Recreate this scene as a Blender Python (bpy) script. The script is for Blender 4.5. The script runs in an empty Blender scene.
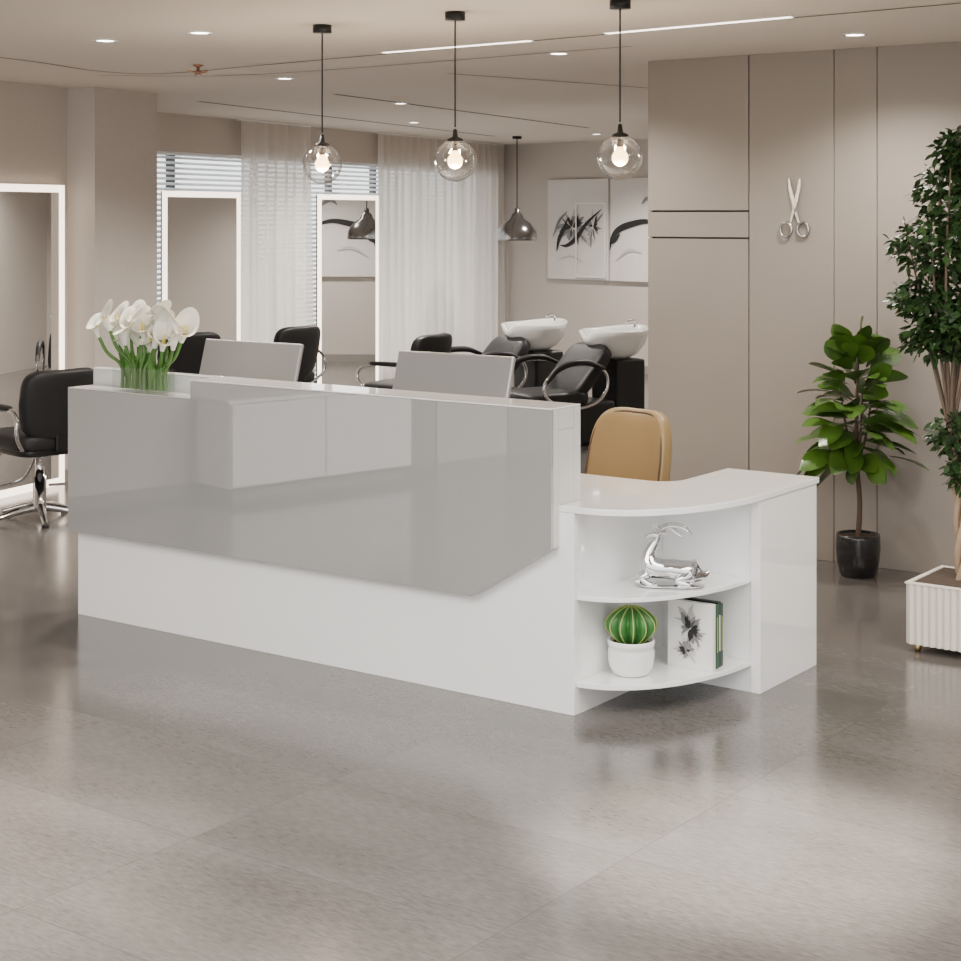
import bpy, bmesh, math, random
from mathutils import Vector, Matrix
random.seed(7)
S=bpy.context.scene
COL=S.collection
PI=math.pi
# ------------------------------------------------------------------ materials
def new_mat(name):
    m=bpy.data.materials.new(name); m.use_nodes=True
    nt=m.node_tree
    return m,nt,nt.nodes['Principled BSDF']
def pmat(name,col,rough=.5,metal=0,coat=0,emit=None,es=0,trans=0,ior=None,bump=0,bscale=50,var=0,vscale=3,spec=None,coatior=None):
    m,nt,b=new_mat(name)
    b.inputs['Base Color'].default_value=(*col,1)
    b.inputs['Roughness'].default_value=rough
    b.inputs['Metallic'].default_value=metal
    b.inputs['Coat Weight'].default_value=coat
    b.inputs['Coat Roughness'].default_value=.03
    if coatior: b.inputs['Coat IOR'].default_value=coatior; b.inputs['Coat Roughness'].default_value=.01
    if spec is not None: b.inputs['Specular IOR Level'].default_value=spec
    if trans: b.inputs['Transmission Weight'].default_value=trans
    if ior: b.inputs['IOR'].default_value=ior
    if emit:
        b.inputs['Emission Color'].default_value=(*emit,1); b.inputs['Emission Strength'].default_value=es
    if bump or var:
        tc=nt.nodes.new('ShaderNodeTexCoord'); n=nt.nodes.new('ShaderNodeTexNoise')
        nt.links.new(tc.outputs['Object'],n.inputs['Vector']); n.inputs['Scale'].default_value=bscale if bump else vscale
        n.inputs['Detail'].default_value=4
        if bump:
            bp=nt.nodes.new('ShaderNodeBump'); bp.inputs['Strength'].default_value=bump; bp.inputs['Distance'].default_value=.01
            nt.links.new(n.outputs['Fac'],bp.inputs['Height']); nt.links.new(bp.outputs['Normal'],b.inputs['Normal'])
        if var:
            r=nt.nodes.new('ShaderNodeValToRGB')
            r.color_ramp.elements[0].color=(*[c*(1-var) for c in col],1); r.color_ramp.elements[1].color=(*[min(1,c*(1+var)) for c in col],1)
            r.color_ramp.elements[0].position=.3; r.color_ramp.elements[1].position=.7
            nt.links.new(n.outputs['Fac'],r.inputs['Fac']); nt.links.new(r.outputs['Color'],b.inputs['Base Color'])
    return m
def math_node(nt,op,a,b=None,c=None):
    n=nt.nodes.new('ShaderNodeMath'); n.operation=op
    for i,v in enumerate((a,b,c)):
        if v is None: continue
        if isinstance(v,(int,float)): n.inputs[i].default_value=v
        else: nt.links.new(v,n.inputs[i])
    return n.outputs[0]
M={}
M['white']=pmat('gloss_white_laminate',(.92,.92,.915),.08,coat=.6)
M['greyglass']=pmat('grey_gloss_glass_panel',(.33,.33,.328),.02,coat=1.0,coatior=2.5)
M['greyside']=pmat('pale_grey_gloss',(.60,.60,.595),.08,coat=.6)
M['wall']=pmat('warm_plaster',(.52,.472,.428),.8,bump=.05,bscale=60,var=.03)
M['panelwall']=pmat('taupe_wall_panel',(.255,.226,.200),.36,var=.04,vscale=1.5)
M['seam']=pmat('shadow_gap',(.045,.04,.035),.8)
M['groove']=pmat('ceiling_groove',(.13,.11,.10),.8)
M['ceil']=pmat('ceiling_paint',(.66,.60,.54),.9)
M['trimw']=pmat('trim_grey',(.25,.23,.21),.5)
M['black']=pmat('black_leather',(.014,.014,.015),.46,bump=.12,bscale=120,spec=.3)
M['blackmetal']=pmat('black_metal',(.012,.012,.012),.35,metal=.3)
M['chrome']=pmat('chrome',(.68,.68,.69),.07,metal=1)
M['steel']=pmat('brushed_steel',(.40,.40,.405),.25,metal=1)
M['alu']=pmat('aluminium_back',(.33,.33,.335),.38,metal=.5)
M['mirror']=pmat('mirror_glass',(.92,.93,.93),.0,metal=1)
M['led']=pmat('led_frame',(.9,.85,.8),.5,emit=(1,.82,.65),es=4.0)
M['strip']=pmat('led_strip',(.9,.85,.8),.5,emit=(1,.90,.80),es=5)
M['down']=pmat('downlight_lens',(.9,.9,.9),.5,emit=(1,.94,.86),es=14)
M['bulb']=pmat('bulb_glow',(1,.8,.5),.5,emit=(1,.60,.25),es=8)
M['tan']=pmat('mustard_leather',(.28,.19,.085),.40,bump=.08,bscale=90)
M['ceramic']=pmat('white_ceramic',(.82,.82,.80),.12,coat=.5)
M['petal']=pmat('calla_petal',(.84,.82,.72),.45)
M['spadix']=pmat('calla_spadix',(.75,.6,.12),.6)
M['stem']=pmat('green_stem',(.07,.18,.03),.4)
M['leaf']=pmat('fig_leaf_green',(.052,.115,.016),.30,var=.5,vscale=6)
M['leafd']=pmat('ficus_leaf_green',(.024,.056,.016),.42,var=.45,vscale=5,spec=.3)
M['bark']=pmat('bark_brown',(.08,.05,.035),.8,bump=.4,bscale=40)
M['braid']=pmat('pale_braided_bark',(.34,.25,.17),.75,bump=.4,bscale=40)
M['twig']=pmat('ficus_twig',(.12,.085,.06),.8)
M['soil']=pmat('soil',(.05,.035,.025),.95,bump=.8,bscale=40)
M['potblack']=pmat('black_pot',(.012,.012,.013),.25,coat=.3)
M['planter']=pmat('fluted_planter_white',(.66,.62,.56),.55)
M['gold']=pmat('brass',(.5,.34,.16),.3,metal=1)
M['copper']=pmat('copper',(.45,.25,.15),.35,metal=1)
M['canvas']=pmat('art_canvas',(.66,.63,.60),.8,var=.03,vscale=4)
M['paper']=pmat('paper_white',(.8,.79,.77),.6)
M['ink']=pmat('ink_black',(.012,.012,.012),.7)
M['inkgrey']=pmat('ink_grey',(.20,.20,.20),.8)
M['inkmid']=pmat('ink_mid',(.46,.445,.43),.8)
M['blind']=pmat('blind_slat',(.86,.88,.90),.5)
M['frame']=pmat('window_frame_dark',(.05,.055,.065),.4)
M['bookg']=pmat('book_green',(.025,.09,.045),.5)
M['bookb']=pmat('book_black',(.015,.018,.02),.45)
M['cactus']=pmat('cactus_green',(.035,.15,.028),.4)
M['cactusy']=pmat('cactus_stripe',(.38,.46,.12),.5)
M['smoke']=pmat('smoked_chrome',(.30,.30,.31),.15,metal=1)
def thin_glass(name,tint,fac=1.0):
    m=bpy.data.materials.new(name); m.use_nodes=True; nt=m.node_tree; nt.nodes.clear()
    o=nt.nodes.new('ShaderNodeOutputMaterial'); mx=nt.nodes.new('ShaderNodeMixShader')
    t=nt.nodes.new('ShaderNodeBsdfTransparent'); g=nt.nodes.new('ShaderNodeBsdfGlossy'); lw=nt.nodes.new('ShaderNodeLayerWeight')
    t.inputs[0].default_value=(*tint,1); g.inputs['Roughness'].default_value=.02; lw.inputs['Blend'].default_value=.28
    f=math_node(nt,'MULTIPLY',lw.outputs['Facing'],fac); f=math_node(nt,'ADD',f,.05)
    nt.links.new(f,mx.inputs[0]); nt.links.new(t.outputs[0],mx.inputs[1]); nt.links.new(g.outputs[0],mx.inputs[2]); nt.links.new(mx.outputs[0],o.inputs[0])
    return m
M['glass']=thin_glass('clear_thin_glass',(.96,.95,.94),1.1)
M['vglass']=thin_glass('vase_glass',(.95,.97,.96),.4)
def sheer():
    m=bpy.data.materials.new('sheer_curtain_fabric'); m.use_nodes=True; nt=m.node_tree; nt.nodes.clear()
    o=nt.nodes.new('ShaderNodeOutputMaterial'); mx=nt.nodes.new('ShaderNodeMixShader'); mx2=nt.nodes.new('ShaderNodeMixShader')
    t=nt.nodes.new('ShaderNodeBsdfTransparent'); d=nt.nodes.new('ShaderNodeBsdfDiffuse'); tr=nt.nodes.new('ShaderNodeBsdfTranslucent')
    d.inputs[0].default_value=(.80,.75,.69,1); tr.inputs[0].default_value=(.86,.81,.75,1)
    mx2.inputs[0].default_value=.42; nt.links.new(d.outputs[0],mx2.inputs[1]); nt.links.new(tr.outputs[0],mx2.inputs[2])
    mx.inputs[0].default_value=.80; nt.links.new(t.outputs[0],mx.inputs[1]); nt.links.new(mx2.outputs[0],mx.inputs[2]); nt.links.new(mx.outputs[0],o.inputs[0])
    return m
M['sheer']=sheer()
def floor_mat():
    m,nt,b=new_mat('stone_floor_tiles')
    tc=nt.nodes.new('ShaderNodeTexCoord'); sp=nt.nodes.new('ShaderNodeSeparateXYZ'); nt.links.new(tc.outputs['Object'],sp.inputs[0])
    x,y=sp.outputs[0],sp.outputs[1]
    a=math_node(nt,'ADD',math_node(nt,'MULTIPLY',x,.5940),math_node(nt,'MULTIPLY',y,.8046)); a=math_node(nt,'SUBTRACT',a,3.943)
    c=math_node(nt,'ADD',math_node(nt,'MULTIPLY',x,-.8046),math_node(nt,'MULTIPLY',y,.5940)); c=math_node(nt,'SUBTRACT',c,2.412)
    da=math_node(nt,'PINGPONG',a,.305); dc=math_node(nt,'PINGPONG',c,.5325)
    line=math_node(nt,'LESS_THAN',math_node(nt,'MINIMUM',da,dc),.0024)
    ia=math_node(nt,'FLOOR',math_node(nt,'DIVIDE',a,.61)); ic=math_node(nt,'FLOOR',math_node(nt,'DIVIDE',c,1.065))
    cmb=nt.nodes.new('ShaderNodeCombineXYZ'); nt.links.new(ia,cmb.inputs[0]); nt.links.new(ic,cmb.inputs[1])
    wn=nt.nodes.new('ShaderNodeTexWhiteNoise'); nt.links.new(cmb.outputs[0],wn.inputs[0])
    cv=nt.nodes.new('ShaderNodeCombineXYZ'); nt.links.new(math_node(nt,'MULTIPLY',a,3.0),cv.inputs[0]); nt.links.new(math_node(nt,'MULTIPLY',c,1.0),cv.inputs[1])
    nt.links.new(math_node(nt,'MULTIPLY',wn.outputs[0],7.0),cv.inputs[2])
    n1=nt.nodes.new('ShaderNodeTexNoise'); n1.inputs['Scale'].default_value=1.1; n1.inputs['Detail'].default_value=3; n1.inputs['Roughness'].default_value=.5; nt.links.new(cv.outputs[0],n1.inputs['Vector'])
    cv2=nt.nodes.new('ShaderNodeCombineXYZ'); nt.links.new(math_node(nt,'MULTIPLY',a,60.0),cv2.inputs[0]); nt.links.new(math_node(nt,'MULTIPLY',c,14.0),cv2.inputs[1])
    n2=nt.nodes.new('ShaderNodeTexNoise'); n2.inputs['Scale'].default_value=1.6; n2.inputs['Detail'].default_value=5; n2.inputs['Roughness'].default_value=.7; nt.links.new(cv2.outputs[0],n2.inputs['Vector'])
    f=math_node(nt,'ADD',math_node(nt,'MULTIPLY',n1.outputs['Fac'],.40),math_node(nt,'MULTIPLY',n2.outputs['Fac'],.60))
    f=math_node(nt,'ADD',f,math_node(nt,'MULTIPLY',math_node(nt,'SUBTRACT',wn.outputs[0],.5),.05))
    r=nt.nodes.new('ShaderNodeValToRGB'); e=r.color_ramp.elements
    e[0].position=.30; e[0].color=(.070,.063,.058,1); e[1].position=.70; e[1].color=(.165,.152,.142,1)
    nt.links.new(f,r.inputs['Fac'])
    mx=nt.nodes.new('ShaderNodeMixRGB'); nt.links.new(math_node(nt,'MULTIPLY',line,.42),mx.inputs[0]); nt.links.new(r.outputs[0],mx.inputs[1]); mx.inputs[2].default_value=(.06,.054,.05,1)
    nt.links.new(mx.outputs[0],b.inputs['Base Color'])
    ro=math_node(nt,'ADD',math_node(nt,'MULTIPLY',n2.outputs['Fac'],.12),math_node(nt,'MULTIPLY',wn.outputs[0],.03)); ro=math_node(nt,'ADD',ro,.085); nt.links.new(ro,b.inputs['Roughness'])
    b.inputs['Specular IOR Level'].default_value=.8
    bp=nt.nodes.new('ShaderNodeBump'); bp.inputs['Strength'].default_value=.07; bp.inputs['Distance'].default_value=.002
    nt.links.new(math_node(nt,'SUBTRACT',n2.outputs['Fac'],line),bp.inputs['Height']); nt.links.new(bp.outputs[0],b.inputs['Normal'])
    return m
M['floor']=floor_mat()
# ------------------------------------------------------------------ helpers
def empty(name,loc=(0,0,0),rz=0,parent=None):
    e=bpy.data.objects.new(name,None); COL.objects.link(e); e.location=loc; e.rotation_euler=(0,0,rz); e.empty_display_size=.05
    if parent: e.parent=parent
    return e
def link(name,me,mats,parent=None,smooth=False,loc=(0,0,0),rot=(0,0,0)):
    if not isinstance(mats,(list,tuple)): mats=[mats]
    for m in mats: me.materials.append(m)
    o=bpy.data.objects.new(name,me); COL.objects.link(o); o.location=loc; o.rotation_euler=rot
    if smooth:
        for p in me.polygons: p.use_smooth=True
    if parent: o.parent=parent
    return o
def frombm(name,bm,mats,parent=None,smooth=False,loc=(0,0,0),rot=(0,0,0)):
    bmesh.ops.recalc_face_normals(bm,faces=bm.faces)
    me=bpy.data.meshes.new(name); bm.to_mesh(me); bm.free()
    return link(name,me,mats,parent,smooth,loc,rot)
def bevel(o,w,seg=3):
    b=o.modifiers.new('b','BEVEL'); b.width=w; b.segments=seg; b.limit_method='ANGLE'; b.angle_limit=.6
    return o
def box(name,x0,x1,y0,y1,z0,z1,mat,parent=None,bv=0,rot=None,seg=3):
    cx,cy,cz=(x0+x1)/2,(y0+y1)/2,(z0+z1)/2
    bm=bmesh.new(); bmesh.ops.create_cube(bm,size=1)
    for v in bm.verts: v.co=Vector((v.co.x*(x1-x0),v.co.y*(y1-y0),v.co.z*(z1-z0)))
    o=frombm(name,bm,mat,parent,loc=(cx,cy,cz),rot=rot or (0,0,0))
    if bv: bevel(o,bv,seg)
    return o
def prism(name,pts,z0,z1,mat,parent=None,axis='z',bv=0,smooth=False):
    bm=bmesh.new()
    f=(lambda p,h:(p[0],p[1],h)) if axis=='z' else ((lambda p,h:(p[0],h,p[1])) if axis=='y' else (lambda p,h:(h,p[0],p[1])))
    a=[bm.verts.new(f(p,z0)) for p in pts]; b=[bm.verts.new(f(p,z1)) for p in pts]
    n=len(pts); bm.faces.new(a); bm.faces.new(b[::-1])
    for i in range(n): bm.faces.new((a[i],a[(i+1)%n],b[(i+1)%n],b[i]))
    o=frombm(name,bm,mat,parent,smooth)
    if bv: bevel(o,bv,2)
    return o
def lathe(name,prof,mat,parent=None,seg=40,loc=(0,0,0),rot=(0,0,0),sx=1,sy=1):
    bm=bmesh.new(); rings=[]
    for r,z in prof:
        if r<1e-5: rings.append([bm.verts.new((0,0,z))])
        else: rings.append([bm.verts.new((r*sx*math.cos(2*PI*i/seg),r*sy*math.sin(2*PI*i/seg),z)) for i in range(seg)])
    for A,B in zip(rings,rings[1:]):
        for i in range(seg):
            j=(i+1)%seg
            if len(A)==1 and len(B)==1: continue
            if len(A)==1: bm.faces.new((A[0],B[i],B[j]))
            elif len(B)==1: bm.faces.new((A[i],A[j],B[0]))
            else: bm.faces.new((A[i],A[j],B[j],B[i]))
    return frombm(name,bm,mat,parent,True,loc,rot)
def tube(name,pts,r,mat,parent=None,closed=False,smoothc=True,radii=None,loc=(0,0,0),rot=(0,0,0)):
    c=bpy.data.curves.new(name,'CURVE'); c.dimensions='3D'; c.bevel_depth=r; c.bevel_resolution=4; c.use_fill_caps=True; c.resolution_u=8
    if smoothc:
        s=c.splines.new('BEZIER'); s.bezier_points.add(len(pts)-1)
        for i,(bp,p) in enumerate(zip(s.bezier_points,pts)):
            bp.co=p; bp.handle_left_type=bp.handle_right_type='AUTO'
            if radii: bp.radius=radii[i]
    else:
        s=c.splines.new('POLY'); s.points.add(len(pts)-1)
        for i,(bp,p) in enumerate(zip(s.points,pts)):
            bp.co=(*p,1)
            if radii: bp.radius=radii[i]
    s.use_cyclic_u=closed
    c.materials.append(mat)
    o=bpy.data.objects.new(name,c); COL.objects.link(o); o.location=loc; o.rotation_euler=rot
    if parent: o.parent=parent
    return o
def superell(name,sx,sy,sz,e,mat,parent,loc=(0,0,0),rot=(0,0,0),fn=None):
    bm=bmesh.new(); nu,nv=40,24
    def sp(v,p): return math.copysign(abs(v)**p,v)
    rows=[]
    for j in range(nv+1):
        v=-PI/2+PI*j/nv
        row=[]
        for i in range(nu):
            u=2*PI*i/nu
            co=Vector((sx*sp(math.cos(v),e)*sp(math.cos(u),e),sy*sp(math.cos(v),e)*sp(math.sin(u),e),sz*sp(math.sin(v),e)))
            if fn: co=fn(co)
            row.append(bm.verts.new(co))
        rows.append(row)
    for A,B in zip(rows,rows[1:]):
        for i in range(nu):
            bm.faces.new((A[i],A[(i+1)%nu],B[(i+1)%nu],B[i]))
    bmesh.ops.remove_doubles(bm,verts=bm.verts,dist=1e-5)
    return frombm(name,bm,mat,parent,True,loc,rot)
def ribbon(bm,pts,widths,plane_y,mi=0,thick=.002):
    L=[];R=[]
    n=len(pts)
    for i in range(n):
        p=Vector(pts[i]); a=Vector(pts[max(0,i-1)]); b=Vector(pts[min(n-1,i+1)])
        d=(b-a).normalized(); nn=Vector((-d.y,d.x))
        w=widths[i]/2
        l=p+nn*w; r=p-nn*w
        L.append(bm.verts.new((l.x,plane_y,l.y))); R.append(bm.verts.new((r.x,plane_y,r.y)))
    for i in range(n-1):
        f=bm.faces.new((L[i],L[i+1],R[i+1],R[i])); f.material_index=mi
def cr(pts,k=6):
    out=[]; P=[Vector(p) for p in pts]; P=[P[0]*2-P[1]]+P+[P[-1]*2-P[-2]]
    for i in range(1,len(P)-2):
        for t in range(k):
            t=t/k
            a,b,c,d=P[i-1],P[i],P[i+1],P[i+2]
            out.append(.5*((2*b)+(c-a)*t+(2*a-5*b+4*c-d)*t*t+(3*b-a-3*c+d)*t**3))
    out.append(P[-2]); return out
def skin(name,verts,edges,radii,mat,parent,loc=(0,0,0),rot=(0,0,0),sub=2):
    me=bpy.data.meshes.new(name); me.from_pydata(verts,edges,[])
    o=link(name,me,mat,parent,loc=loc,rot=rot)
    m=o.modifiers.new('s','SKIN'); m.use_smooth_shade=True
    for i,r in enumerate(radii): me.skin_vertices[0].data[i].radius=(r,r)
    me.skin_vertices[0].data[0].use_root=True
    s=o.modifiers.new('ss','SUBSURF'); s.levels=sub; s.render_levels=sub
    return o
def rotz(fx,fy): return math.atan2(fy,fx)-PI/2
# ------------------------------------------------------------------ room frames
H=2.60
wall_dir=math.atan2(.9146,.4044)
box('floor',-9,9,-3,23,-.1,0,M['floor'])
fo=bpy.data.objects['floor']
for v in fo.data.vertices: v.co+=fo.location
fo.location=(0,0,0)
box('ceiling',-9,9,-3,23,H,H+.15,M['ceil'])
Lw=empty('wall_left',(-2.73,11.1,0),wall_dir)
box('plaster',-13.5,0,0,.2,0,H,M['wall'],Lw)
ks=[-9.6,-8.6,-7.9,-7.2,-6.75]
for i,(a,b) in enumerate(zip(ks,ks[1:])):
    box('reflection_panel_%d'%i,a+.01,b-.01,-.03,-.001,0,H,M['panelwall'] if i%2 else M['wall'],Lw,.002)  # unseen panels added for contrast in the desk panel's reflections
box('reflection_panel_gap',-9.6,-6.75,-.0095,-.0008,0,H,M['seam'],Lw)
Lc=empty('wall_column',(-2.73,11.1,0),wall_dir)
box('column',0.001,.705,-.22,1.3,0,H,M['wall'],Lc)
bl=empty('baseboard_left',(-2.73,11.1,0),wall_dir)
box('board',-6.7,-.002,-.012,-.001,0,.08,M['trimw'],bl)
W=empty('wall_window',(-2.64,13.7,0),wall_dir)
box('header',-1.9,7.3,0,.2,2.29,H,M['wall'],W)
box('sill',-1.9,7.3,0,.2,0,.12,M['wall'],W)
box('pier_start',-1.9,-.35,0,.2,.12,2.29,M['wall'],W)
box('pier_end',6.9,7.3,0,.2,.12,2.29,M['wall'],W)
Wi=empty('window_1',(-2.64,13.7,0),wall_dir)
box('rail_top',-.35,6.9,.13,.18,2.26,2.289,M['frame'],Wi)
box('rail_bottom',-.35,6.9,.13,.18,.12,.17,M['frame'],Wi)
for i,x in enumerate([-.33,.42,1.75,3.15,4.1,5.2,6.3,6.88]):
    box('mullion_%d'%i,x-.035,x+.035,.13,.18,.17,2.26,M['frame'],Wi)
bm=bmesh.new(); z=.16
while z<2.26:
    vs=[bm.verts.new(p) for p in((-.34,.06,z),(6.89,.06,z),(6.89,.09,z+.024),(-.34,.09,z+.024))]
    bm.faces.new(vs); z+=.044
blind=empty('window_blind',(-2.64,13.7,0),wall_dir)
frombm('slats',bm,M['blind'],blind)
box('headrail',-.34,6.89,.05,.10,2.262,2.288,M['blind'],blind)
def curtain(x0,x1):
    e=empty('sheer_curtain',(-2.64,13.7,0),wall_dir)
    bm=bmesh.new(); n=int((x1-x0)/.012); cols=[]
    for i in range(n+1):
        x=x0+(x1-x0)*i/n
        ph=x*2*PI/.19+1.6*math.sin(x*3.1)
        col=[]
        for j,z in enumerate([.02,.6,1.2,1.8,2.3,2.585]):
            amp=.048*(1-.25*z/2.6)
            col.append(bm.verts.new((x+.014*math.sin(ph*.5+z),-.082+amp*math.sin(ph+.25*math.sin(z*2)),z)))
        cols.append(col)
    for A,B in zip(cols,cols[1:]):
        for j in range(5): bm.faces.new((A[j],B[j],B[j+1],A[j+1]))
    frombm('fabric',bm,M['sheer'],e,True)
    box('track',x0,x1,-.10,-.06,2.585,2.599,M['white'],e)
curtain(1.12,2.36); curtain(3.75,7.0)
bdir=math.atan2(-.710,.704)
B=empty('wall_back',(.234,20.2,0),bdir)
box('plaster',-.4,7.2,0,.2,0,H,M['wall'],B)
bb=empty('baseboard_back',(.234,20.2,0),bdir)
box('board',0.02,7,-.012,-.001,0,.09,M['trimw'],bb)
rdir=math.atan2(-.593,.805)
R=empty('wall_right',(1.732,8.57,0),rdir)
seams=[-1.016,-.403,.0765,.3076,1.15,2.0,2.9,5.2]
g=.004
for i,(a,b) in enumerate(zip(seams,seams[1:])):
    if i==0:
        box('panel_0a',a,b-g,0,.02,0,1.632,M['panelwall'],R,.002); box('panel_0b',a,b-g,0,.02,1.642,1.775,M['panelwall'],R,.002); box('panel_0c',a,b-g,0,.02,1.785,H,M['panelwall'],R,.002)
    else: box('panel_%d'%i,a+g*.5,b-g*.5,0,.02,0,H,M['panelwall'],R,.002)
box('backing',-1.0,5.2,.021,.15,0,H,M['seam'],R)
Rs=empty('wall_right_return',(.914,9.17,0),math.atan2(.805,.594))
box('panel',.021,7.6,-.012,.003,0,H,M['wall'],Rs)
p0=Vector((1.732,8.57))+Vector((.805,-.593))*5.2
Rf=empty('wall_right_front',(p0.x,p0.y,0),-PI/2)
box('plaster',0,8.3,0,.2,0,H,M['wall'],Rf)
# ------------------------------------------------------------------ ceiling details
def gpath(pts,w,name,mat,z=H-.0015):
    P=cr(pts,8) if len(pts)>2 else [Vector(p) for p in pts]
    bm=bmesh.new(); A=[];Bv=[]
    for i,p in enumerate(P):
        a=P[max(0,i-1)]; b=P[min(len(P)-1,i+1)]; d=(b-a).normalized(); nn=Vector((-d.y,d.x))*w/2
        A.append(bm.verts.new((p.x+nn.x,p.y+nn.y,z))); Bv.append(bm.verts.new((p.x-nn.x,p.y-nn.y,z)))
    for i in range(len(P)-1): bm.faces.new((A[i],A[i+1],Bv[i+1],Bv[i]))
    return frombm(name,bm,mat)
gpath([(-3.6,7.2),(-2.56,8.93),(-2.25,9.75),(-1.95,9.98),(-1.6,9.75),(-1.3,9.47),(.3,8.05),(1.9,6.65),(3.2,5.5)],.025,'groove_strip_1',M['groove'])  # flat dark strips; the shade of the ceiling grooves is in their colour
gpath([(-2.08,12.4),(.15,17.9)],.05,'groove_strip_2',M['groove'])
gpath([(-1.01,11.66),(1.05,16.2)],.05,'groove_strip_3',M['groove'])
gpath([(-.2,9.95),(.9,10.9),(2.2,12.2)],.025,'groove_strip_4',M['groove'])
gpath([(-2.3,10.1),(-1.3,10.0),(.75,8.35)],.018,'groove_strip_5',M['groove'])
def strip(p,q):
    p=Vector(p);q=Vector(q);d=q-p
    e=empty('linear_ceiling_light',(p.x,p.y,H),math.atan2(d.y,d.x))
    box('housing',0,d.length,-.022,.022,-.004,-.0005,M['ceramic'],e)
    box('diffuser',.01,d.length-.01,-.016,.016,-.006,-.0042,M['strip'],e)
strip((-.503,8.66),(.247,8.06)); strip((.574,7.75),(1.319,7.09))
def spot(loc,power,ang=120,col=(1,.92,.83),r=.05,blend=.8):
    l=bpy.data.lights.new('spot','SPOT'); l.energy=power; l.spot_size=math.radians(ang); l.spot_blend=blend; l.color=col; l.shadow_soft_size=r
    o=bpy.data.objects.new('spot_lamp',l); COL.objects.link(o); o.location=loc
    return o
def downlight(x,y,power=35,ang=140,r=.055):
    e=empty('recessed_downlight',(x,y,H))
    lathe('ring',[(r-.012,-.0005),(r-.012,-.006),(r,-.006),(r+.008,-.0005)],M['ceramic'],e)
    lathe('lens',[(0,-.004),(r-.012,-.004)],M['down'],e)
    s=spot((0,0,-.02),power,ang); s.parent=e; s.name='lamp'
for x,y in [(-1.80,8.06),(-1.287,7.71),(.407,8.71)]: downlight(x,y,150)
downlight(-1.2,10.3,240); downlight(1.738,7.8,170)
downlight(-2.9,5.2,130)
for x,y in [(-.6,12.6),(-.6,15.2),(1.9,14.2),(1.2,17.4)]: downlight(x,y,400)  # extra lamps added to brighten the back of the room
downlight(3.6,13.9,280)  # added lamp, lights the return wall that the left mirror reflects
downlight(.76,4.68,1400,32); downlight(-1.62,4.55,620,46); downlight(2.5,5.6,150)  # first two added out of view to make the bright floor pools
e=empty('ceiling_sprinkler',(-1.58,9.4,H))
lathe('rose',[(0,0),(.03,0),(.028,-.008),(.01,-.012),(.008,-.04),(0,-.04)],M['copper'],e)
for i in range(4):
    a=i*PI/2+.4
    tube('arm_%d'%i,[(0,0,-.035),(.035*math.cos(a),.035*math.sin(a),-.04),(.055*math.cos(a),.055*math.sin(a),-.03-.025*(i%2))],.005,M['copper'],e)
lathe('deflector',[(0,-.055),(.02,-.055),(.022,-.05),(0,-.045)],M['copper'],e)
# ------------------------------------------------------------------ pendants
def globe_pendant(x,y,zc=1.985,R_=.088):
    e=empty('glass_globe_pendant_lamp',(x,y,0))
    lathe('canopy',[(0,H-.001),(.042,H-.001),(.042,H-.035),(.0,H-.035)],M['blackmetal'],e)
    tube('cord',[(0,0,H-.03),(0,0,zc+R_+.05)],.0035,M['blackmetal'],e,smoothc=False)
    lathe('socket_cap',[(0,zc+R_+.045),(.008,zc+R_+.04),(.012,zc+R_+.01),(.032,zc+R_+.002),(.036,zc+R_-.014),(.030,zc+R_-.014),(.014,zc+R_-.006),(.014,zc+.040),(0,zc+.040)],M['blackmetal'],e)
    prof=[(R_*math.sin(t),zc+R_*math.cos(t)) for t in [PI*(.10+.90*i/28) for i in range(29)]]; prof[-1]=(0,zc-R_)
    lathe('globe',prof,M['glass'],e,48)
    bulb=[(0,zc-.034)]+[(.032*math.sin(t),zc-.002-.032*math.cos(t)) for t in [PI*i/12 for i in range(1,10)]]+[(.014,zc+.040)]
    lathe('bulb',bulb,M['bulb'],e,24)
    l=bpy.data.lights.new('pl','POINT'); l.energy=22; l.color=(1,.80,.58); l.shadow_soft_size=.04
    o=bpy.data.objects.new('glow',l); COL.objects.link(o); o.location=(0,0,zc-.06); o.parent=e
globe_pendant(-.70,7.43); globe_pendant(-.105,6.95); globe_pendant(.545,6.56)
e=empty('dome_pendant_lamp',(.389,17.9,0))
lathe('canopy',[(0,H-.001),(.05,H-.001),(.05,H-.03),(0,H-.03)],M['blackmetal'],e)
tube('cord',[(0,0,H-.03),(0,0,1.84)],.006,M['blackmetal'],e,smoothc=False)
lathe('dome',[(0,1.84),(.02,1.84),(.028,1.82),(.03,1.79),(.055,1.77),(.075,1.72),(.15,1.67),(.205,1.59),(.215,1.52),(.215,1.49),(.205,1.49),(.2,1.52),(.18,1.60),(.1,1.68),(0,1.70)],M['smoke'],e,48)
lathe('bulb',[(0,1.50),(.04,1.52),(.05,1.56),(.04,1.60),(0,1.62)],M['bulb'],e,20)
# ------------------------------------------------------------------ mirrors
def led_mirror(loc,rz,x0,x1,yoff=-.05,h=1.955,bw=.048):
    e=empty('led_standing_mirror',(loc[0],loc[1],0),rz)
    y0=yoff-.035;y1=yoff
    box('back_board',x0+.003,x1-.003,y1-.012,y1,.003,h-.003,M['blackmetal'],e)
    box('glass',x0+bw,x1-bw,y0+.006,y1-.013,bw,h-bw,M['mirror'],e)
    box('led_left',x0,x0+bw,y0,y1-.013,0,h,M['led'],e,.004); box('led_right',x1-bw,x1,y0,y1-.013,0,h,M['led'],e,.004)
    box('led_top',x0+bw,x1-bw,y0,y1-.013,h-bw,h,M['led'],e,.004); box('led_bottom',x0+bw,x1-bw,y0,y1-.013,0.0,bw,M['led'],e,.004)
led_mirror((-2.73,11.1),wall_dir,-1.34,-.09,yoff=-.015)
led_mirror((-2.64,13.7),wall_dir,-.15,1.00,yoff=-.14)
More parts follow.
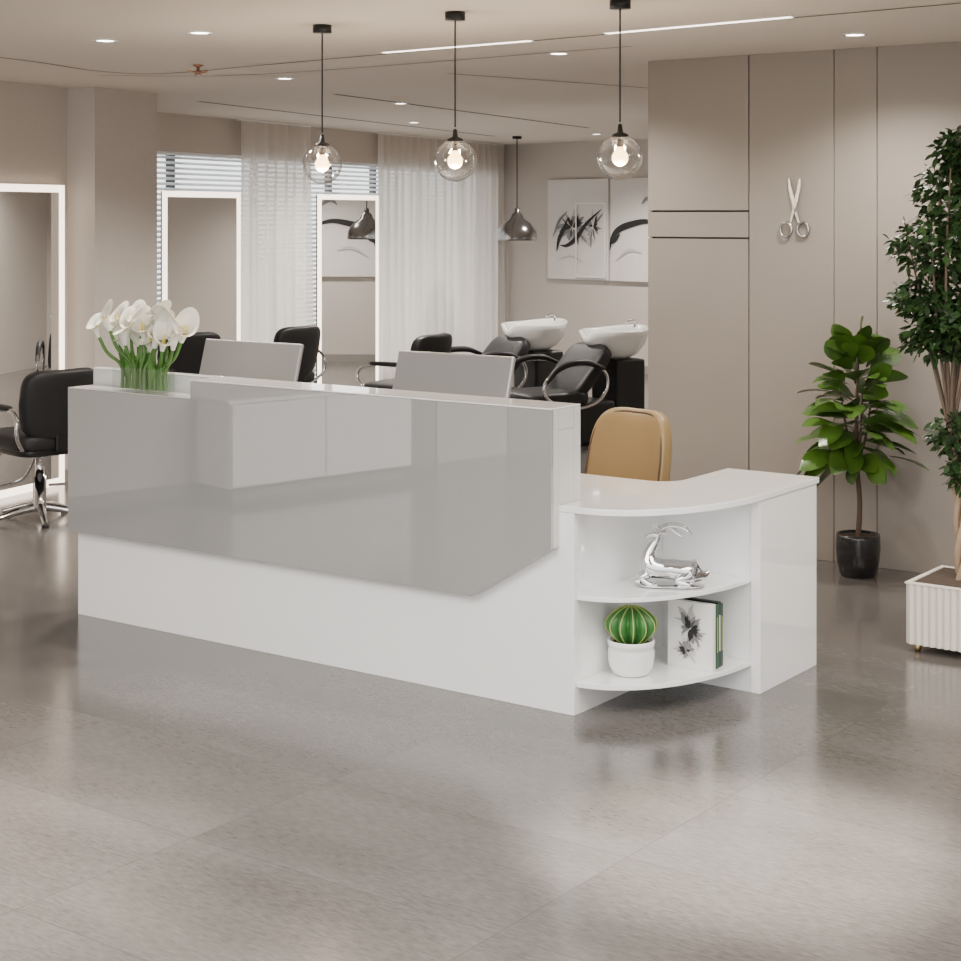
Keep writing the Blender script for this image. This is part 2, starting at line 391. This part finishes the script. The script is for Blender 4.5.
led_mirror((-2.64,13.7),wall_dir,2.38,3.60,yoff=-.14)
e=empty('white_console_cabinet',(-2.73,11.1,0),wall_dir)
box('carcass',-6.65,-5.20,-.40,-.035,.08,.60,M['white'],e,.003); box('top',-6.67,-5.18,-.42,-.034,.602,.625,M['white'],e,.002)
for i in range(2): box('door_leaf_%d'%i,-6.64+i*.72,-5.93+i*.72,-.419,-.401,.09,.59,M['white'],e,.003)
box('plinth_base',-6.60,-5.25,-.36,-.05,0,.079,M['trimw'],e)
# ------------------------------------------------------------------ reception desk
DR=math.atan2(-.5827,.8128); DO=Vector((.3285,5.902,0))
def dw(x,y,z=0): return Vector((DO.x+.8128*x+.5827*y, DO.y-.5827*x+.8128*y, z))
D=empty('reception_desk',DO,DR)
T=.735
box('front_panel',-2.588,0,0,.035,0,T-.024,M['white'],D,.0015)
box('left_side_panel',-2.588,-2.555,.036,.65,0,T-.024,M['white'],D)
box('shelf_side_wall',-.03,0,.036,.63,0,T-.024,M['white'],D)
box('shelf_back_wall',-.03,.372,.631,.652,0,T-.024,M['white'],D)
box('wing_outer_panel',.373,.412,.625,1.117,0,T-.024,M['white'],D,.0015)
box('wing_end_panel',.03,.372,1.09,1.117,0,T-.024,M['white'],D)
box('modesty_inner',-2.554,-.031,.20,.22,.05,T-.024,M['white'],D)
pts=[(-2.59,-.002),(-.02,-.002)]
for i in range(1,25):
    t=PI/2*i/24
    pts.append((.420*math.sin(t)**.9,.652-.655*math.cos(t)))
pts+=[(.420,1.125),(.022,1.125)]
for i in range(9):
    t=PI/2*i/8
    pts.append((.022-.10*(1-math.cos(t)),.76-.10*math.sin(t)))
pts+=[(-2.59,.66)]
prism('worktop',pts,T-.023,T,M['white'],D,bv=.002)
def sector(r1,r2,z0,z1,name):
    p=[(.001,.63)]
    for i in range(25):
        t=PI/2*i/24; p.append((.001+r1*math.sin(t),.63-r2*math.cos(t)))
    prism(name,p,z0,z1,M['white'],D,bv=.0015)
sector(.371,.615,.405,.421,'shelf_middle'); sector(.371,.615,.098,.116,'shelf_bottom')
pp=[(-2.597,.376),(-.410,.376),(-.063,.587),(-.063,1.074),(-1.843,1.074),(-1.843,1.0),(-2.597,1.0)]
prism('grey_front_panel',pp,-.05,-.036,M['greyglass'],D,axis='y',bv=.001)
prism('panel_backing',pp,-.0355,-.002,M['greyside'],D,axis='y')
box('upper_carcass',-2.597,-.063,-.001,.095,T+.001,.999,M['greyside'],D)
box('upper_carcass_top',-1.843,-.063,-.001,.095,1.0,1.074,M['greyside'],D)
box('upper_back_rail',-2.597,-.063,.096,.142,T+.001,1.074,M['greyside'],D)
box('counter_cap',-1.843,-.063,-.05,.142,1.075,1.080,M['white'],D,.001)
box('counter_cap_rail',-2.597,-1.844,.096,.142,1.075,1.080,M['white'],D,.001)
box('ledge_cap',-2.597,-1.844,-.05,.095,1.0005,1.004,M['greyside'],D,.001)
for i in range(3): box('drawer_%d'%i,-2.50,-2.1,.60,.62,.06+i*.215,.265+i*.215,M['white'],D,.002)
box('drawer_body',-2.50,-2.1,.24,.599,.03,.70,M['white'],D)
def monitor(x,y):
    p=dw(x,y,T+.001); e=empty('desktop_monitor',p,DR+.02)
    o=box('screen_back',-.285,.285,-.011,.011,-.175,.175,M['alu'],e,.008); o.location=(0,.045,.297)
    o.rotation_euler=(math.radians(-16),0,0)
    o=box('screen_glass',-.272,.272,-.001,.001,-.165,.165,M['blackmetal'],e); o.location=(0,.0575,.300); o.rotation_euler=(math.radians(-16),0,0)
    tube('neck',[(0,.0,.01),(0,.0,.16),(0,.03,.28)],.016,M['steel'],e)
    box('foot',-.12,.12,-.08,.09,.0,.01,M['steel'],e,.004)
monitor(-1.965,.37); monitor(-.855,.37)
# ------------------------------------------------------------------ calla lilies
vp=dw(-2.20,.024,1.0045)
e=empty('calla_lily_arrangement',vp,DR)
bm=bmesh.new()
bx=[(-.15,-.04),(.15,-.04),(.15,.04),(-.15,.04)]
a=[bm.verts.new((*p,.004)) for p in bx]; b=[bm.verts.new((*p,.10)) for p in bx]
for i in range(4): bm.faces.new((a[i],a[(i+1)%4],b[(i+1)%4],b[i]))
bm.faces.new(a)
frombm('glass_vase',bm,M['vglass'],e)
bmP=bmesh.new(); bmS=bmesh.new()
def calla(bm,bms,base,dirv,spin,sc):
    zax=dirv.normalized(); xax=zax.cross(Vector((0,0,1)))
    if xax.length<.05: xax=Vector((1,0,0))
    xax.normalize(); yax=zax.cross(xax)
    Mx=Matrix((xax,yax,zax)).transposed()@Matrix.Rotation(spin,3,'Z')
    n=24; rows=[]
    for j in range(11):
        t=j/10; row=[]
        for i in range(n):
            th=2*PI*i/n
            tip=(.5+.5*math.cos(th))**3
            hgt=(.070+.016*math.cos(th)+.030*tip)*t
            r=.009+.023*t**1.2+.015*t**6*(1+.7*tip)
            hgt-=.012*t**8*(1-tip)
            row.append(bm.verts.new(base+Mx@(Vector((r*math.cos(th),r*.9*math.sin(th),hgt))*sc)))
        rows.append(row)
    for A,B_ in zip(rows,rows[1:]):
        for i in range(n): bm.faces.new((A[i],A[(i+1)%n],B_[(i+1)%n],B_[i]))
    k=8; pr=[(.005,.015),(.006,.04),(.005,.06),(.001,.068)]
    rr=[[bms.verts.new(base+Mx@(Vector((r*math.cos(2*PI*i/k),r*math.sin(2*PI*i/k),z))*sc)) for i in range(k)] for r,z in pr]
    for A,B_ in zip(rr,rr[1:]):
        for i in range(k): bms.faces.new((A[i],A[(i+1)%k],B_[(i+1)%k],B_[i]))
random.seed(3)
heads=[(-.235,.285),(-.20,.31),(-.165,.27),(-.14,.32),(-.10,.29),(-.065,.325),(-.025,.30),(.00,.255),(.035,.33),(.07,.29),(.105,.32),(.135,.26),(.165,.305),(.205,.31),(.24,.285),(-.11,.24),(.05,.235),(.18,.25),(-.04,.265),(.10,.285),(-.18,.245),(.22,.255),(-.07,.25),(.02,.285)]
for i,(hx,hz) in enumerate(heads):
    hy=random.uniform(-.07,.06)
    bxp=hx*.54+random.uniform(-.01,.01); by=random.uniform(-.025,.025)
    hz-=.060
    tube('stem_%d'%i,[(bxp,by,.008),(bxp*1.03,by,.10),(hx*.85,hy*.7,hz*.72),(hx,hy,hz)],.0075,M['stem'],e)
    d=Vector((hx*1.6+random.uniform(-.25,.25),-.08+random.uniform(-.2,.2),1.0))
    calla(bmP,bmS,Vector((hx,hy,hz-.004)),d,random.uniform(0,6.28),random.uniform(1.0,1.2))
frombm('petals',bmP,M['petal'],e,True); frombm('spadices',bmS,M['spadix'],e,True)
def leaf(bm,p,d,up,L,Wd,droop=.3,fold=.25,shape=0):
    d=d.normalized(); s=d.cross(up)
    if s.length<.01: s=d.cross(Vector((1,0,0)))
    s.normalize(); nrm=s.cross(d).normalized()
    n=7 if shape==0 else 4; rows=[]
    for i in range(n+1):
        t=i/n
        if shape==0: w=math.sin(PI*(.02+.96*t**1.15))**.75*(.8+.35*t)
        else: w=math.sin(PI*(t*.96+.02))
        w=max(w,.02)*Wd/2
        c=p+d*(L*t)-Vector((0,0,1))*(droop*L*t*t)
        rows.append((bm.verts.new(c+s*w+nrm*w*fold),bm.verts.new(c),bm.verts.new(c-s*w+nrm*w*fold)))
    for A,B_ in zip(rows,rows[1:]):
        bm.faces.new((A[0],A[1],B_[1],B_[0])); bm.faces.new((A[1],A[2],B_[2],B_[1]))
bm=bmesh.new()
for i in range(7):
    a=i*.9; leaf(bm,Vector((.1*math.cos(a),.02*math.sin(a),.03)),Vector((.5*math.cos(a),.3*math.sin(a),1.6)),Vector((0,0,1)),.18,.035,.1,shape=1)
frombm('leaves',bm,M['stem'],e,True)
# ------------------------------------------------------------------ deer sculpture
p=dw(.20,.33,.4212)
e=empty('chrome_deer_sculpture',p,-.1); e.scale=(1.05,1.1,1.03)
V=[(.045,0,.058),(.095,0,.05),(.118,0,.04),(-.01,0,.062),(-.06,0,.070),(-.078,0,.092),(-.068,0,.128),(-.046,0,.160),(-.040,0,.180),(-.060,0,.182),(-.088,0,.170)]
E=[(0,1),(1,2),(0,3),(3,4),(4,5),(5,6),(6,7),(7,8),(8,9),(9,10)]
Rr=[.040,.040,.020,.036,.040,.034,.021,.015,.016,.014,.007]
def add(pts,rs,root):
    last=root
    for q,r in zip(pts,rs):
        V.append(q);Rr.append(r);E.append((last,len(V)-1)); last=len(V)-1
add([(.055,-.026,.040),(.015,-.036,.026),(.07,-.038,.012),(.02,-.042,.008)],[.026,.015,.011,.008],1)
add([(.06,.026,.040),(.02,.036,.026),(.075,.038,.012),(.03,.042,.008)],[.026,.015,.011,.008],1)
add([(-.075,-.02,.045),(-.105,-.024,.034),(-.07,-.028,.010),(-.04,-.03,.008)],[.018,.012,.010,.007],4)
add([(-.075,.02,.045),(-.108,.024,.030),(-.10,.026,.012),(-.125,.026,.008)],[.018,.012,.010,.007],4)
add([(.135,0,.058)],[.006],2)
skin('body',V,E,Rr,M['chrome'],e)
for s in(-1,1):
    tube('antler_%d'%(s+2),[(-.042,s*.006,.186),(-.025,s*.014,.205),(.01,s*.02,.215),(.05,s*.024,.205),(.075,s*.026,.18)],.0065,M['chrome'],e,radii=[1.2,1.1,1,.8,.4])
    tube('tine_%d'%(s+2),[(-.005,s*.018,.212),(.015,s*.022,.195),(.04,s*.024,.178)],.005,M['chrome'],e,radii=[1,.9,.4])
    tube('tine_b_%d'%(s+2),[(-.03,s*.012,.20),(-.045,s*.018,.213),(-.062,s*.02,.212)],.0045,M['chrome'],e,radii=[1,.8,.4])
    tube('ear_%d'%(s+2),[(-.038,s*.008,.185),(-.025,s*.02,.190),(-.012,s*.028,.186)],.005,M['chrome'],e,radii=[.7,1.2,.3])
superell('plinth',.120,.045,.006,.8,M['chrome'],e,loc=(.0,0,.006))
# ------------------------------------------------------------------ cactus
p=dw(.103,.219,.1165)
e=empty('potted_cactus',p)
lathe('pot',[(0,0),(.055,0),(.068,.008),(.080,.035),(.084,.065),(.083,.09),(.080,.102),(.085,.105),(.085,.123),(.082,.126),(.074,.123),(.072,.10),(0,.10)],M['ceramic'],e,48)
lathe('soil',[(0,.110),(.073,.110)],M['soil'],e)
bmg=bmesh.new()
nr=12; prof=[]
for j in range(17):
    t=j/16; ang=t*PI*.93
    prof.append((.076*math.sin(PI*.10+ang*.9)**.8 if t<1 else .006,.108+.135*t**.9))
n=nr*8; rows=[]
for j,(r,z) in enumerate(prof):
    row=[]
    for i in range(n):
        th=2*PI*i/n; rr=r*(1+.42*abs(math.cos(nr*th/2))-.21)
        row.append(bmg.verts.new((rr*math.cos(th),rr*math.sin(th),z)))
    rows.append(row)
for A,B_ in zip(rows,rows[1:]):
    for i in range(n): bmg.faces.new((A[i],A[(i+1)%n],B_[(i+1)%n],B_[i]))
bmg.faces.new(rows[-1])
frombm('body',bmg,M['cactus'],e,True)
for k in range(nr):
    th=2*PI*k/nr
    tube('rib_%d'%k,[(1.212*r*math.cos(th),1.212*r*math.sin(th),z) for r,z in prof[::3]+[prof[-1]]],.002,M['cactusy'],e)
# ------------------------------------------------------------------ ink flower strokes (shared by the book cover and the paintings)
def ink_bloom(bm,cx_,cz_,sx,sz,y0,rs,n=34,wmax=.08):
    rnd=random.Random(rs); k=0
    for ring,(r0,r1,cnt,mi) in enumerate([(.25,1.0,n,2),(.15,.85,n,1),(.05,.6,n//2,0)]):
        for i in range(cnt):
            a=rnd.uniform(0,6.283); r1_=r1*rnd.uniform(.55,1)*(1+.25*math.sin(a*2+rs)); r0_=r0*rnd.uniform(.5,1.4)
            bend=rnd.uniform(-.5,.5)
            P3=[]
            for t in (0,.5,1):
                rr=r0_+(r1_-r0_)*t; aa=a+bend*t
                P3.append((cx_+sx*rr*math.cos(aa),cz_+sz*rr*math.sin(aa)))
            P=cr(P3,4); m_=len(P); w=sx*wmax*rnd.uniform(.4,1.5)
            ribbon(bm,P,[w*(.1+math.sin(PI*(i_+.5)/m_)) for i_ in range(m_)],y0-.00012*k,mi); k+=1
# ------------------------------------------------------------------ books & picture book
p=dw(.150,.40,.1165)
e=empty('row_of_books',p,DR)
y=0
for i,(w_,h,t,m) in enumerate([(.185,.242,.022,'paper'),(.175,.237,.022,'bookb'),(.175,.232,.02,'bookg'),(.172,.237,.024,'bookb'),(.17,.228,.018,'bookg')]):
    box('book_%d_cover'%i,0,w_,y,y+t,0,h,M[m],e,.0015)
    if i: box('book_%d_title'%i,w_,w_+.0006,y+t*.35,y+t*.65,h*.25,h*.8,M['cactusy' if m=='bookg' else 'paper'],e)
    y+=t+.001
bm=bmesh.new()
ink_bloom(bm,.098,.148,.070,.078,-.0012,4,26,.16)
ink_bloom(bm,.080,.070,.050,.052,-.0092,9,16,.16)
frombm('cover_ink_art',bm,[M['ink'],M['inkgrey'],M['inkmid']],e)
# ------------------------------------------------------------------ tan chair
def tan_chair(loc,rz):
    e=empty('tan_leather_office_chair',loc,rz)
    def cv(co):
        z=co.z
        w=1-.18*max(0,z/.30)**2
        return Vector((co.x*w,co.y+1.1*co.x*co.x,z))
    superell('backrest',.225,.045,.275,.42,M['tan'],e,loc=(0,-.22,.655),rot=(math.radians(10),0,0),fn=cv)
    superell('seat',.24,.24,.045,.5,M['tan'],e,loc=(0,.02,.45))
    pts=[]
    for i in range(24):
        a=2*PI*i/24; c,s_=math.cos(a),math.sin(a)
        x=.212*math.copysign(abs(c)**.5,c); z=.258*math.copysign(abs(s_)**.5,s_); w=1-.18*max(0,z/.30)**2
        x*=w
        pts.append((x,1.1*x*x+.036,z))
    tube('piping',pts,.004,M['bark'],e,closed=True,loc=(0,-.22,.655),rot=(math.radians(10),0,0))
    tube('back_bar',[(0,-.02,.40),(0,-.20,.42),(0,-.27,.55)],.018,M['steel'],e)
    lathe('column',[(0,.08),(.025,.08),(.025,.25),(.018,.25),(.018,.41),(.08,.41),(0,.41)],M['chrome'],e)
    for i in range(5):
        a=2*PI*i/5+.3; c,s_=math.cos(a),math.sin(a)
        tube('leg_%d'%i,[(0,0,.10),(.15*c,.15*s_,.09),(.27*c,.27*s_,.065)],.016,M['chrome'],e,radii=[1.2,1,.7])
        superell('castor_%d'%i,.022,.022,.026,.8,M['blackmetal'],e,loc=(.27*c,.27*s_,.027))
p=dw(-.53,1.03)
tan_chair((p.x,p.y,0),rotz(-.75,-.66))
# ------------------------------------------------------------------ salon chairs
def salon_chair(loc,f):
    e=empty('salon_styling_chair',(loc[0],loc[1],0),rotz(*f))
    superell('seat',.25,.26,.055,.42,M['black'],e,loc=(0,.02,.47))
    superell('seat_base',.22,.22,.03,.4,M['blackmetal'],e,loc=(0,.0,.415))
    def cv(co): return Vector((co.x*(1-.10*max(0,-co.z/.2)),co.y+.9*co.x*co.x,co.z))
    superell('backrest',.245,.045,.20,.42,M['black'],e,loc=(0,-.25,.685),rot=(math.radians(10),0,0),fn=cv)
    box('back_bracket',-.05,.05,-.26,-.2,.42,.56,M['blackmetal'],e,.01)
    for s in(-1,1):
        x=s*.29
        tube('arm_frame_%d'%(s+2),[(x*.8,-.20,.44),(x,-.24,.52),(x,-.22,.64),(x,-.05,.665),(x,.16,.65),(x,.24,.60),(x,.20,.50),(x*.8,.14,.44)],.012,M['chrome'],e)
        superell('arm_pad_%d'%(s+2),.026,.15,.016,.5,M['black'],e,loc=(x,-.02,.675))
    lathe('pump',[(0,.05),(.05,.05),(.05,.09),(.038,.10),(.038,.25),(.028,.25),(.028,.38),(.09,.385),(.09,.40),(0,.40)],M['chrome'],e)
    for i in range(5):
        a=2*PI*i/5+.5; c,s_=math.cos(a),math.sin(a)
        tube('base_leg_%d'%i,[(.02*c,.02*s_,.075),(.15*c,.15*s_,.055),(.29*c,.29*s_,.022)],.022,M['chrome'],e,radii=[1.2,1,.6])
        lathe('glide_%d'%i,[(0,0),(.022,0),(.022,.018),(0,.02)],M['blackmetal'],e,16,loc=(.285*c,.285*s_,0))
    tube('footrest',[(-.12,.20,.40),(-.14,.36,.22),(-.13,.42,.17),(.13,.42,.17),(.14,.36,.22),(.12,.20,.40)],.011,M['chrome'],e)
    tube('pump_lever',[(.03,-.05,.2),(.10,-.16,.22),(.14,-.24,.27)],.008,M['chrome'],e)
salon_chair((-2.55,9.72),(-.72,.69))
salon_chair((-1.62,13.4),(-.8,.6))
salon_chair((-2.28,12.75),(-.5,.86))  # extra chair, added in place of one reflected in the mirror
salon_chair((-.55,12.5),(-.85,.5))
# ------------------------------------------------------------------ shampoo units
def shampoo(loc,f):
    e=empty('shampoo_chair_with_basin',(loc[0],loc[1],0),rotz(*f))
    bm=bmesh.new(); seg=48; prof=[(.0,.10),(.10,.10),(.15,.115),(.20,.165),(.235,.215),(.25,.235),(.265,.235),(.272,.225),(.265,.19),(.235,.12),(.18,.05),(.10,.01),(0,0)]
    rings=[]
    for r,z in prof:
        if r==0: rings.append([bm.verts.new((0,0,z))]); continue
        row=[]
        for i in range(seg):
            a=2*PI*i/seg; x=r*math.cos(a); y_=r*1.02*math.sin(a)
            dip=math.exp(-((x/.07)**2))*max(0,math.sin(a))**2*(.055 if z>.15 else 0)
            back=.03*max(0,-math.sin(a))**1.5*(1 if z>.15 else 0)
            row.append(bm.verts.new((x,y_,z-dip+back)))
        rings.append(row)
    for A,B_ in zip(rings,rings[1:]):
        for i in range(seg):
            j=(i+1)%seg
            if len(A)==1: bm.faces.new((A[0],B_[i],B_[j]))
            elif len(B_)==1: bm.faces.new((A[i],A[j],B_[0]))
            else: bm.faces.new((A[i],A[j],B_[j],B_[i]))
    frombm('basin',bm,M['ceramic'],e,True,loc=(0,0,.625))
    tube('tap',[(.0,-.20,.87),(.0,-.21,.91),(0,-.17,.925),(0,-.12,.91)],.009,M['chrome'],e)
    box('pedestal',-.17,.17,-.18,.10,0,.635,M['black'],e,.02)
    box('base',-.20,.20,.13,.72,0,.33,M['black'],e,.03)
    superell('seat',.26,.30,.06,.42,M['black'],e,loc=(0,.68,.37))
    superell('backrest',.25,.06,.26,.42,M['black'],e,loc=(0,.36,.55),rot=(math.radians(42),0,0))
    superell('headrest',.20,.045,.06,.5,M['black'],e,loc=(0,.225,.70),rot=(math.radians(38),0,0))
    superell('leg_rest',.22,.16,.03,.45,M['black'],e,loc=(0,1.04,.29),rot=(math.radians(-32),0,0))
    for s in(-1,1):
        x=s*.30
        tube('arm_loop_%d'%(s+2),[(x,.33,.58),(x,.50,.63),(x,.76,.59),(x,.88,.46),(x,.76,.34),(x,.50,.31),(x,.34,.38),(x,.29,.48)],.013,M['chrome'],e,closed=True)
        tube('arm_pad_%d'%(s+2),[(x,.32,.59),(x,.50,.645),(x,.74,.61),(x,.86,.51)],.024,M['black'],e,radii=[.7,1,1,.7])
        tube('arm_mount_%d'%(s+2),[(x,.58,.32),(s*.18,.58,.32)],.012,M['chrome'],e,smoothc=False)
shampoo((1.05,13.2),(-.84,-.54)); shampoo((.45,14.0),(-.84,-.54))
# ------------------------------------------------------------------ wall art
def painting(x0,x1,blooms,strokes,frame):
    e=empty('ink_painting',(.234,20.2,0),bdir)
    box('canvas',x0,x1,-.05,-.004,1.02,2.17,M['canvas'],e,.004)
    bm=bmesh.new()
    for (u,v,su,sv,rs,n) in blooms: ink_bloom(bm,x0+u*(x1-x0),1.02+v*1.15,su*(x1-x0),sv*1.15,-.0515,rs,n,.13)
    for k,(s,w_,mi) in enumerate(strokes):
        P=cr([(x0+a*(x1-x0),1.02+b*1.15) for a,b in s],8); n=len(P)
        ribbon(bm,P,[.006+w_*math.sin(PI*(i+.5)/n) for i in range(n)],-.0600-.0004*k,mi)
    frombm('ink_strokes',bm,[M['ink'],M['inkgrey'],M['inkmid']],e)
    if frame:
        for n_,(a,b,c,d) in enumerate([(1.28,1.295,1.05,1.9),(1.72,1.735,1.05,1.9),(1.295,1.72,1.885,1.9),(1.295,1.72,1.05,1.065)]): box('inner_edge_%d'%n_,a,b,-.070,-.064,c,d,M['paper'],e)
painting(.83,1.76,[(.42,.52,.30,.24,2,22),(.76,.52,.20,.20,6,12)],[
 ([(.16,.28),(.20,.40),(.28,.50),(.34,.60)],.05,0),
 ([(.22,.34),(.34,.34),(.50,.42),(.66,.56),(.90,.70)],.05,0),
 ([(.10,.42),(.2,.58),(.34,.68)],.03,1),([(.2,.2),(.4,.23),(.6,.18)],.015,2)],True)
painting(1.79,2.72,[],[
 ([(.0,.30),(.04,.42),(.14,.50),(.32,.55),(.6,.58),(.9,.5)],.07,0),([(.0,.36),(.08,.40),(.16,.46)],.05,0),([(.1,.2),(.3,.3),(.5,.28)],.03,2),([(.5,.75),(.6,.8),(.8,.7)],.04,1)],False)
# ------------------------------------------------------------------ scissors on wall
e=empty('wall_scissors',(1.732-.134*.805,8.57+.134*.593,1.795),rdir)
def blade(sg,y):
    pts=[(-.036*sg,.155),(-.027*sg,.15),(.010*sg,.0),(.014*sg,-.02),(.030*sg,-.075),(.018*sg,-.078),(.0*sg,-.03),(-.011*sg,.0),(-.036*sg,.10)]
    prism('blade_%d'%(sg+2),pts,y,y+.005,M['steel'],e,axis='y',bv=.001)
    c=(.046*sg,-.110)
    tube('finger_ring_%d'%(sg+2),[(c[0]+.031*math.cos(2*PI*i/16),y+.003,c[1]+.037*math.sin(2*PI*i/16)) for i in range(16)],.0065,M['steel'],e,closed=True)
blade(1,-.016); blade(-1,-.023)
lathe('pivot',[(0,-.004),(.008,-.004),(.008,.004),(0,.006)],M['chrome'],e,20,loc=(0,-.024,-.005),rot=(PI/2,0,0))
lathe('standoff',[(0,0),(.004,0),(.004,.02),(0,.02)],M['chrome'],e,12,loc=(0,0,-.005),rot=(PI/2,0,0))
# ------------------------------------------------------------------ fiddle leaf plant
e=empty('potted_fiddle_leaf_fig',(1.843,8.2,0))
lathe('pot',[(0,0),(.075,0),(.088,.01),(.102,.07),(.108,.14),(.106,.19),(.104,.205),(.098,.205),(.096,.19),(0,.185)],M['potblack'],e,48)
lathe('soil',[(0,.192),(.096,.192)],M['soil'],e)
tube('stem',[(0,0,.18),(.008,0,.35),(-.006,.0,.55),(0,0,1.1)],.012,M['bark'],e,radii=[1.2,1,1,.5])
for k in range(3):
    a=k*2.1+.5
    tube('branch_%d'%k,[(0,0,.55),(.05*math.cos(a),.05*math.sin(a),.68),(.09*math.cos(a),.09*math.sin(a),.9)],.007,M['bark'],e,radii=[1,.9,.5])
random.seed(11)
bm=bmesh.new(); wn_=Vector((.593,.805,0))
for i in range(140):
    t=(i+.5)/140; az=i*2.39996+random.uniform(-.3,.3)
    z=.58+.50*t
    el=-.22+1.30*t**1.3+random.uniform(-.25,.25)
    d=Vector((math.cos(az)*math.cos(el),math.sin(az)*math.cos(el),math.sin(el)))
    L=random.uniform(.17,.23)*(1.05-.20*t)
    pet=random.uniform(.02,.15)*(1.1-.4*t)
    k=d.dot(wn_)
    if k>.3: L*=.62; pet*=.5
    out=Vector((math.cos(az),math.sin(az),0))
    up=(Vector((0,0,1))*random.uniform(.3,1)+out*random.uniform(-.9,.4)+Vector((random.uniform(-.5,.5),random.uniform(-.5,.5),0))).normalized()
    leaf(bm,Vector((0,0,z))+d*pet,d,up,L,L*.55,random.uniform(.1,.4),.18)
frombm('leaves',bm,M['leaf'],e,True)
# ------------------------------------------------------------------ ficus tree in fluted planter
PO=Vector((1.722,6.77)); ps=.38
e=empty('potted_ficus_tree',(PO.x,PO.y,0),rdir)
def flute_outline(s,amp,npf):
    pts=[]
    cor=[(0,0),(s,0),(s,s),(0,s)]
    for k in range(4):
        a=Vector(cor[k]);b=Vector(cor[(k+1)%4]);d=(b-a)/s; nn=Vector((d.y,-d.x))
        N=npf*6
        for i in range(N):
            u=i/N; off=amp*abs(math.sin(PI*u*npf))
            q=a+d*(s*u)+nn*off
            pts.append((q.x,q.y))
    return pts
prism('fluted_shell',flute_outline(ps,.012,13),.035,.275,M['planter'],e)
for n_,(a,b,c,d) in enumerate([(-.010,ps+.010,-.010,.012),(-.010,ps+.010,ps-.012,ps+.010),(-.010,.012,.012,ps-.012),(ps-.012,ps+.010,.012,ps-.012)]): box('rim_%d'%n_,a,b,c,d,.2755,.283,M['planter'],e,.002)
box('soil',.013,ps-.013,.013,ps-.013,.2755,.280,M['soil'],e)
for n_,(a,b) in enumerate([(.03,.03),(ps-.03,.03),(.03,ps-.03),(ps-.03,ps-.03)]): lathe('foot_%d'%n_,[(0,0),(.012,0),(.015,.035),(0,.035)],M['gold'],e,16,loc=(a,b,0))
cx=ps*.44; cy=ps*.5
for k in range(3):
    pts=[]
    for i in range(15):
        t=i/14; a=2*PI*k/3+t*9; r=.022*(1-.3*t)
        pts.append((cx-.01+r*math.cos(a)-.05*t*t,cy+r*math.sin(a),.27+t*.62))
    tube('trunk_%d'%k,pts,.015,M['braid'],e,radii=[1-.35*i/14 for i in range(15)])
random.seed(5)
for i in range(14):
    a=i*2.4; r=random.uniform(.08,.26); z=random.uniform(1.3,2.0)
    p1=Vector((cx-.06,cy,.86)); p3=Vector((cx+r*math.cos(a),cy+r*math.sin(a),z)); p2=p1.lerp(p3,.5)+Vector((-.02,0,.08))
    tube('branch_%d'%i,[p1,p2,p3],.008,M['braid'] if i<2 else M['twig'],e,radii=[1,.7,.3])
bm=bmesh.new()
def rnd_leafs(n,c,rad,shell=.35):
    for _ in range(n):
        v=Vector((random.gauss(0,1),random.gauss(0,1),random.gauss(0,1))).normalized()*(random.random()**shell)
        q=Vector((c[0]+v.x*rad[0],c[1]+v.y*rad[1],c[2]+v.z*rad[2]))
        d=Vector((random.uniform(-1,1)+v.x,random.uniform(-1,1)+v.y,random.uniform(-1.0,.6)))
        leaf(bm,q,d,Vector((random.uniform(-.8,.8),random.uniform(-.8,.8),1)),random.uniform(.035,.055),random.uniform(.020,.030),.2,.15,1)
clusters=[((.02,.0,2.03),(.15,.14,.09)),((-.05,.08,1.86),(.19,.2,.15)),((.13,-.05,1.75),(.22,.2,.16)),((-.09,-.02,1.64),(.21,.22,.13)),((.1,.1,1.52),(.24,.2,.16)),((-.13,.0,1.42),(.17,.18,.11)),((.1,0,1.30),(.22,.2,.14)),((-.06,-.05,1.27),(.17,.15,.10))]
for c,r in clusters: rnd_leafs(580,(cx+c[0],cy+c[1],c[2]),r)
rnd_leafs(400,(cx+.0,cy-.02,.87),(.13,.13,.10)); rnd_leafs(220,(cx+.03,cy,.73),(.10,.1,.09))
frombm('leaves',bm,M['leafd'],e,True)
# ------------------------------------------------------------------ lights
def area(loc,sx,sy,power,col=(1,.95,.89),rot=(0,0,0),name='added_ceiling_fill',parent=None):
    l=bpy.data.lights.new(name,'AREA'); l.shape='RECTANGLE'; l.size=sx; l.size_y=sy; l.energy=power; l.color=col
    o=bpy.data.objects.new(name,l); COL.objects.link(o); o.location=loc; o.rotation_euler=rot
    if parent: o.parent=parent
    return o
area((-1.6,3.0,2.55),3.2,2.2,250); area((2.2,3.6,2.55),2.2,2.2,150)  # added fill lights out of view, with no fixture behind them
area((-.3,.2,2.55),4,2,180)
area((3.3,1.6,1.4),7.5,2.6,260,(.95,.98,1),(-PI/2,0,0),'window_daylight',W)
w=bpy.data.worlds.new('world'); S.world=w; w.use_nodes=True
bg=w.node_tree.nodes['Background']; bg.inputs[0].default_value=(.96,.98,1,1); bg.inputs[1].default_value=2.7
# ------------------------------------------------------------------ camera
c=bpy.data.cameras.new('cam'); co=bpy.data.objects.new('camera',c); COL.objects.link(co)
co.location=(0,0,1.76); co.rotation_euler=(PI/2,0,0); c.sensor_width=36; c.lens=1680/961*36; c.shift_y=-265.5/961; c.clip_end=100
S.camera=co
